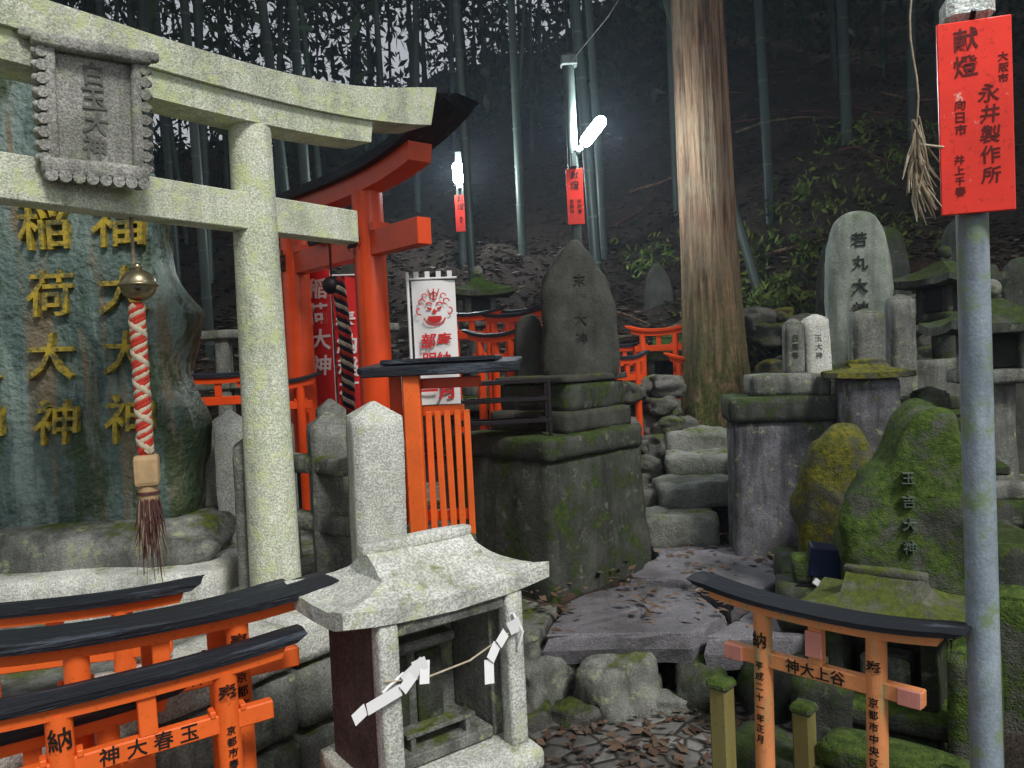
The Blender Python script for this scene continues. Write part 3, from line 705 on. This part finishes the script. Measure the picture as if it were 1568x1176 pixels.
for x,y,z,H,L,yaw in [(-.28,5.9,.9,.98,.25,-20),(.02,5.7,.85,1.0,.33,-42),(.10,6.1,1.0,.9,.3,-48),(-.1,5.3,.85,.85,.22,-30),(1.28,6.75,1.0,.72,.26,-25),(1.0,6.9,1.0,.6,.2,10),(1.5,6.5,.85,.62,.2,-30),(.9,6.1,.8,.7,.16,20),(-1.78,4.75,.66,.86,.32,8),(-1.5,5.0,.66,.8,.26,12)]:
    small((x,y,z),yaw,L*1.1,H,.03,L,kt=.035,top=BLACKW if x<1.2 else VERM,beam=VERM,pil=VERM,up=.04)
b=torii('faded_small_torii',(.770,2.075,0),-43.8,.305,.848,.028,.335,.026,BLACKW,FADED,FADED,up=.028,beamd=.05,nt=.042,nukiz=.722,nukiL=.265,kd=.095,base=0,wedge=False,shimL=.30,ktop=.022,slant=1.2,
  tex=[(-1,'納',.775,.045,1),(1,'奉',.775,.045,1),(-1,'平成二十一年正月',.60,.026,1.15),(1,'京都市中央区',.61,.026,1.2)],strut=True,ty=1)
b.text('神大上谷',.040,(0,-.018,.722),INK,False,.0006,bold=.012)
for k in(-1,1): b.box((k*.235,-.018,.722),(.055,.01,.043),PINK,bev=.002)
b.box((0,-.02,.80),(.045,.01,.07),PINK,bev=.002)
b.done()
for x,y,z in [(.56,2.22,.63),(1.02,1.86,.53),(.83,2.32,.5)]:
    b=B('wooden_fence_post',(x,y,0),-43); b.box((0,0,z/2),(.055,.055,z),OLDW,bev=.006); b.box((0,0,z+.005),(.07,.07,.03),MOSSY,bev=.01); b.done()
b=B('stone_edging_wall',(.98,2.28,0),-43); b.hewn((0,0,.17),(.8,.2,.34),DARK,amp=.012); b.hewn((.1,.0,.38),(.4,.16,.08),MOSSY); b.done()
# ---------------------------------------------------------------- lamp posts with red signs
def lamppost(x,y,z0,ztop,r,lz,sz,sw,sh,txts,yaw=0,pm=POLEG,ink=INK):
    b=B('lamp_post',(x,y,0),yaw)
    b.tube([(0,0,z0),(0,0,ztop)],[r,r*.9],pm,20)
    b.box((0,-r-.012,sz),(sw,.008,sh),REDSIGN,bev=.002)
    b.tube([(0,-r,sz+sh*.5),(0,-r-.02,sz+sh*.5+.02)],.006,STEEL,6)
    for t,s,dx,dz in txts: b.text(t,s,(dx,-r-.0168,sz+dz),ink,True,.0006,spacing=1.08,bold=.012)
    return b
def tube_lamp(b,p0,p1,r,m=None):
    p0=Vector(p0); p1=Vector(p1)
    b.tube([p0,p0.lerp(p1,.06),p0.lerp(p1,.16),p0.lerp(p1,.84),p0.lerp(p1,.94),p1],[r*.4,r*.8,r,r,r*.8,r*.4],m or LAMPW,14)
b=lamppost(.56,6.2,.5,3.93,.045,3.3,2.82,.13,.43,[('献燈',.07,0,.12),('京都市',.036,-.03,-.08),('中村春',.036,.03,-.08)])
b.box((0,0,3.88),(.13,.10,.08),POLEG,bev=.01); b.box((0.0,-.06,3.10),(.05,.06,.12),POLEG,bev=.01); b.box((.04,-.06,3.17),(.06,.07,.05),POLEG,(0,-40,0),bev=.008)
tube_lamp(b,(.07,-.11,3.20),(.24,-.11,3.40),.045)
b.tube([(0,0,3.86),(.25,-.5,4.0),(.55,-1.1,4.3),(.85,-2,4.9)],.006,STEEL,6)
b.done()
b=lamppost(-.51,9.4,1.5,4.05,.05,3.76,3.32,.13,.43,[('献燈',.085,0,.12),('稲荷',.04,0,-.08)])
tube_lamp(b,(0,-.14,3.65),(-.01,-.14,3.90),.06); b.box((0,-.06,3.62),(.05,.12,.03),POLEG,bev=.004); b.done()
b=lamppost(1.085,1.83,-.05,2.75,.036,2.7,2.09,.150,.43,[('献燈',.055,-.018,.14),('永井製作所',.042,.026,-.045),('向日市',.026,-.032,.0),('井上千春',.022,-.036,-.13),('大阪市',.022,.056,.1)],-16,POLE,SINK)
b.box((0,0,2.345),(.10,.09,.07),GRAN,bev=.015); b.box((-.01,-.03,2.41),(.05,.05,.09),PAPER,(10,12,0),bev=.01)
b.box((0,-.05,2.68),(.09,.10,.1),POLE,bev=.01); b.box((0,-.15,2.80),(.6,.16,.04),POLE,(0,0,60),bev=.01)
tube_lamp(b,(-.14,-.38,2.765),(.14,.08,2.765),.02,LAMPN)
b.tube([(0,-.045,2.275),(0,-.052,2.275)],.006,STEEL,8)
b.done()
b=B('straw_charm',(.945,1.80,0))
b.tube([(.006*math.sin(i*.9),.004*math.cos(i),2.55-i*.045) for i in range(12)],.0025,STRAW,6); b.tube([(0,0,2.55),(0,0,2.9)],.003,STRAW,6)
b.tube([(0,0,2.52),(.004,0,2.46),(0,0,2.38)],[.002,.012,.002],WHT,6)
for i in range(40):
    z=2.08-random.random()*.14; a=random.gauss(0,.016); b.tube([(random.gauss(0,.005),random.gauss(0,.005),z+.02),(a*.7,random.gauss(0,.008),z-.04),(a*1.4+.012,random.gauss(0,.01),z-.09)],[.0025,.0035,.001],STRAW if i%3 else WHT,4)
b.tube([(0,0,2.04),(.06,0,2.03),(.12,.02,2.05)],.003,WHT,5)
b.done()
# ---------------------------------------------------------------- right-hand cemetery stones
def pillar(name,x,y,z0,z1,w,d,mat,txt=None,tm=CARVED,yaw=-8,cap='pyr',ts=.045):
    b=B(name,(x,y,0),yaw,random.uniform(-1,1),random.uniform(-1.5,1.5)); h=z1-z0
    b.hewn((0,0,z0+h/2),(w,d,h),mat,amp=.004,chip=.012,seed=x*9)
    if cap=='pyr': b.rings([rect(w/2-.014,d/2-.014,z1-.008),rect(w/2-.016,d/2-.016,z1+.006),rect(.01,.01,z1+.03)],mat)
    if txt: b.text(txt,ts,(0,-d/2-.001,z0+h*.55),tm,True,.003,spacing=1.15,bold=.0)
    return b
b=B('stone_grave_pedestal',(1.61,4.78,0),-10)
b.hewn((0,0,.72),(.60,.5,.86),PURP,taper=(.94,.94),amp=.010,seed=3); b.hewn((0,0,1.22),(.62,.52,.15),DARK,amp=.006,seed=4)
b.hewn((.06,.03,1.355),(.46,.4,.13),GREY,amp=.006,seed=5)
b.done()
pillar('stone_votive_pillar',1.70,4.75,1.40,1.72,.115,.11,GREY,'日高春',CARVEF).done()
pillar('stone_votive_pillar',1.87,4.72,1.36,1.74,.15,.12,GRAN,'玉大神').done()
pillar('stone_votive_pillar',2.14,4.75,1.3,1.76,.18,.16,GREY,None).done()
pillar('stone_votive_pillar',2.48,5.0,1.2,1.85,.15,.14,GREY,None).done()
b=B('inscribed_stone_stele',(2.40,5.4,0),-10)
b.slab([(-.19,1.30),(-.205,1.8),(-.20,2.2),(-.13,2.42),(0,2.49),(.13,2.43),(.20,2.2),(.205,1.8),(.20,1.3)],.16,PALEST,seed=4,nz=.012)
for i,ch in enumerate('若丸大神'): b.text(ch,.105,(0,-.086,2.27-i*.155),CARVED,ext=.009,bold=.0)
b.hewn((0,.05,1.3),(.6,.45,.3),DARK,amp=.01)
b.done()
b=B('stone_capped_pillar',(1.97,4.35,0),-8)
b.hewn((0,0,1.13),(.28,.26,.52),PURP,amp=.005); roof(b,(0,0,1.39),.40,.36,.05,.2,YMOSS,.035,.005,.6,4); b.hewn((0,0,.62),(.42,.42,.6),DARK,amp=.01)
b.done()
b=B('mossy_standing_stone',(1.60,3.85,0),-12); b.slab([(-.17,.35),(-.19,.75),(-.13,1.05),(-.02,1.17),(.1,1.13),(.16,.95),(.17,.6),(.15,.35)],.18,YMOSS,seed=6,nz=.03); b.hewn((0,.1,.35),(.6,.5,.3),DARK); b.done()
b=B('mossy_standing_stone',(1.655,3.28,0),-14)
b.slab([(-.20,.35),(-.275,.6),(-.27,.88),(-.20,1.02),(-.10,1.11),(-.045,1.24),(.05,1.30),(.15,1.25),(.22,1.05),(.27,.75),(.24,.35)],.26,MOSSY,seed=9,nz=.03,dens=8)
for i,ch in enumerate('玉吉大神'): b.text(ch,.055,(-.04,-.140,1.03-i*.095),CARVEL,ext=.014,bold=-.004)
b.hewn((0,.05,.33),(.75,.5,.26),DARK,amp=.015); b.done()
b=B('offering_box',(1.30,3.42,0),-15)
b.hewn((0,.03,.45),(.34,.22,.2),DARK); b.hewn((-.06,0,.61),(.09,.09,.12),MOSSY); b.box((.05,0,.64),(.16,.12,.13),NAVY,(0,8,0),bev=.006); b.box((-.0,-.08,.56),(.05,.02,.03),PAPER,(0,40,20),bev=.004)
b.box((.02,-.07,.55),(.22,.012,.006),STEEL,bev=0); b.done()
b=B('mossy_stone_shrine',(1.29,2.75,0),-38)
roof(b,(0,0,.625),.52,.34,.105,.26,MROOF,.04,.015,.5)
b.box((-.15,0,.48),(.05,.22,.28),DARK,bev=.006); b.box((.15,0,.48),(.05,.22,.28),DARK,bev=.006); b.box((0,.09,.48),(.26,.03,.28),DARK,bev=.006)
b.hewn((0,0,.31),(.44,.34,.08),MOSSY); b.hewn((0,0,.12),(.38,.3,.3),DARK); b.box((0,0,.42),(.16,.12,.14),GREY,bev=.01); b.done()
pillar('mossy_stone_pillar',1.40,2.42,-.02,.62,.15,.15,MOSSY,None,yaw=-30).done()
pillar('mossy_stone_pillar',1.66,2.6,-.02,.72,.17,.17,MOSSY,None,yaw=-30).done()
pillar('mossy_stone_pillar',1.05,2.75,-.02,.42,.2,.14,DARK,None,yaw=-30).done()
def lantern(x,y,z,s,mat,m2,yaw=0):
    b=B('stone_lantern',(x,y,z),yaw)
    b.hewn((0,0,.06*s),(.5*s,.5*s,.14*s),m2); b.hewn((0,0,.17*s),(.36*s,.36*s,.1*s),mat)
    b.tube([(0,0,.2*s),(0,0,.45*s),(0,0,.72*s)],[.11*s,.095*s,.1*s],mat,16)
    b.hewn((0,0,.76*s),(.36*s,.36*s,.08*s),mat)
    for k in(-1,1):
        for j in(-1,1): b.box((k*.11*s,j*.11*s,.89*s),(.05*s,.05*s,.19*s),mat,bev=.005)
    b.box((0,0,.89*s),(.2*s,.2*s,.18*s),CARVED,bev=.01)
    roof(b,(0,0,.98*s),.56*s,.56*s,.14*s,.08*s,m2,.05*s,.03*s,1,6)
    b.sphere((0,0,1.22*s),.05*s,mat,3); return b.done()
lantern(2.55,4.15,.62,1.0,GREY,DARK,-12)
lantern(2.95,5.3,1.0,.95,DARK,DARK,20)
lantern(-.26,7.0,1.15,1.0,GREY,MOSSY,10)
b=B('stone_wayside_shrine',(1.42,7.0,1.0),-18)
roof(b,(0,0,.5),.5,.4,.16,.28,MOSSY,.04,.02,.5); b.box((-.15,0,.37),(.06,.26,.26),GREY,bev=.006); b.box((.15,0,.37),(.06,.26,.26),GREY,bev=.006); b.box((0,.1,.37),(.26,.04,.26),DARK,bev=.006); b.box((0,0,.12),(.5,.36,.26),MOSSY,bev=.015); b.done()
for x,y,z0,z1,w,m,sd in [(3.1,6.4,1.2,2.5,.34,DARK,1),(2.75,6.6,1.5,2.45,.3,STELE,2),(3.6,6.2,1.3,2.5,.4,DARK,3),(1.55,8.1,1.8,2.5,.28,STELE,4),(3.0,4.6,.6,1.5,.34,STELE,5),(3.5,5.4,1,2.1,.3,DARK,6),(2.2,5.9,1.2,1.75,.26,MOSSY,7),(.75,7.2,1.2,1.9,.3,DARK,8)]:
    b=B('old_grave_stone',(x,y,0),random.uniform(-20,5)); b.slab([(-w/2,z0),(-w/2*1.05,(z0+z1)/2),(-w*.3,z1-.08),(0,z1),(w*.32,z1-.1),(w/2*1.05,(z0+z1)/2),(w/2,z0)],.16,m,seed=sd,nz=.015); b.hewn((0,.02,z0+.02),(w*1.5,.4,.24),DARK); b.done()
b=B('stone_grave_pedestal',(2.75,4.3,0),-12); b.hewn((0,0,.55),(.9,.6,.5),DARK); b.hewn((-.05,.5,.85),(1.1,.5,.5),DARK); b.hewn((.2,1.1,1.15),(1.2,.5,.6),GREY); b.done()
b=B('stone_grave_pedestal',(2.1,3.7,0),-12); b.hewn((0,0,.42),(.6,.6,.5),DARK); b.done()
pillar('stone_votive_pillar',2.28,4.25,.8,1.30,.16,.16,DARK,None).done()
b=B('stone_fox_statue',(2.36,3.95,.95),-20)
b.tube([(0,.05,0),(0,.03,.08),(0,0,.17),(0,-.02,.22)],[.07,.065,.045,.035],GREY,14); b.sphere((0,-.035,.25),.04,GREY,3,(.9,1.1,1)); b.tube([(0,-.06,.245),(0,-.095,.235)],[.022,.01],GREY,10)
for k in(-1,1): b.tube([(k*.02,-.03,.28),(k*.026,-.03,.325)],[.014,.003],GREY,8); b.tube([(k*.03,-.04,.16),(k*.032,-.06,.0)],[.02,.016],GREY,8)
b.tube([(0,.1,.02),(0,.14,.12),(0,.12,.24)],[.02,.035,.008],GREY,10); b.box((0,.02,-.02),(.2,.28,.05),DARK,bev=.01); b.done()
b=B('small_jizo_figure',(1.0,6.3,1.1)); b.tube([(0,0,0),(0,0,.12),(0,0,.19)],[.06,.05,.03],REDC,14); b.sphere((0,0,.22),.038,GRAN,3); b.done()
# ---------------------------------------------------------------- added scattering volume, gives the lamps a halo and bluish haze
m,nt=newmat('glow_scatter'); o=nt.nodes.new('ShaderNodeOutputMaterial'); vs_=nt.nodes.new('ShaderNodeVolumeScatter')
vs_.inputs['Color'].default_value=(.70,.85,1,1); vs_.inputs['Density'].default_value=.0055; vs_.inputs['Anisotropy'].default_value=.3
nt.links.new(vs_.outputs[0],o.inputs['Volume'])
b=B('glow_volume'); b.box((0,16,7),(44,27,18),m,bev=0); b.done()
# ---------------------------------------------------------------- light
w=bpy.data.worlds.new('World'); sc.world=w; w.use_nodes=True; nt=w.node_tree
sky=nt.nodes.new('ShaderNodeTexSky'); sky.sky_type='NISHITA'; sky.sun_disc=False
D=Vector((.50,-.75,1.0)).normalized()
sky.sun_elevation=math.asin(D.z); sky.sun_rotation=math.atan2(D.x,D.y)
sky.air_density=1.0; sky.dust_density=3.0
mx=nt.nodes.new('ShaderNodeMix'); mx.data_type='RGBA'; mx.inputs[0].default_value=.7; nt.links.new(sky.outputs[0],mx.inputs[6]); mx.inputs[7].default_value=(8.6,9.0,9.4,1)
bg=nt.nodes['Background']; bg.inputs[1].default_value=.070; nt.links.new(mx.outputs[2],bg.inputs[0])
su=bpy.data.lights.new('sun','SUN'); su.energy=2.5; su.angle=R(12); su.color=(1,.98,.94)
so=bpy.data.objects.new('sun',su); sc.collection.objects.link(so); so.rotation_euler=(-D).to_track_quat('-Z','Y').to_euler()
cam=bpy.data.cameras.new('camera'); co=bpy.data.objects.new('camera',cam); sc.collection.objects.link(co)
cam.sensor_width=36; cam.lens=27.55; cam.clip_end=500; cam.clip_start=.05
co.matrix_world=Matrix.Translation((0,0,1.6))@Matrix.Rotation(R(88),4,'X')@Matrix.Rotation(R(-2.7),4,'Z')
sc.camera=co
sc.view_settings.view_transform='Standard'; sc.view_settings.look='None'; sc.view_settings.exposure=0
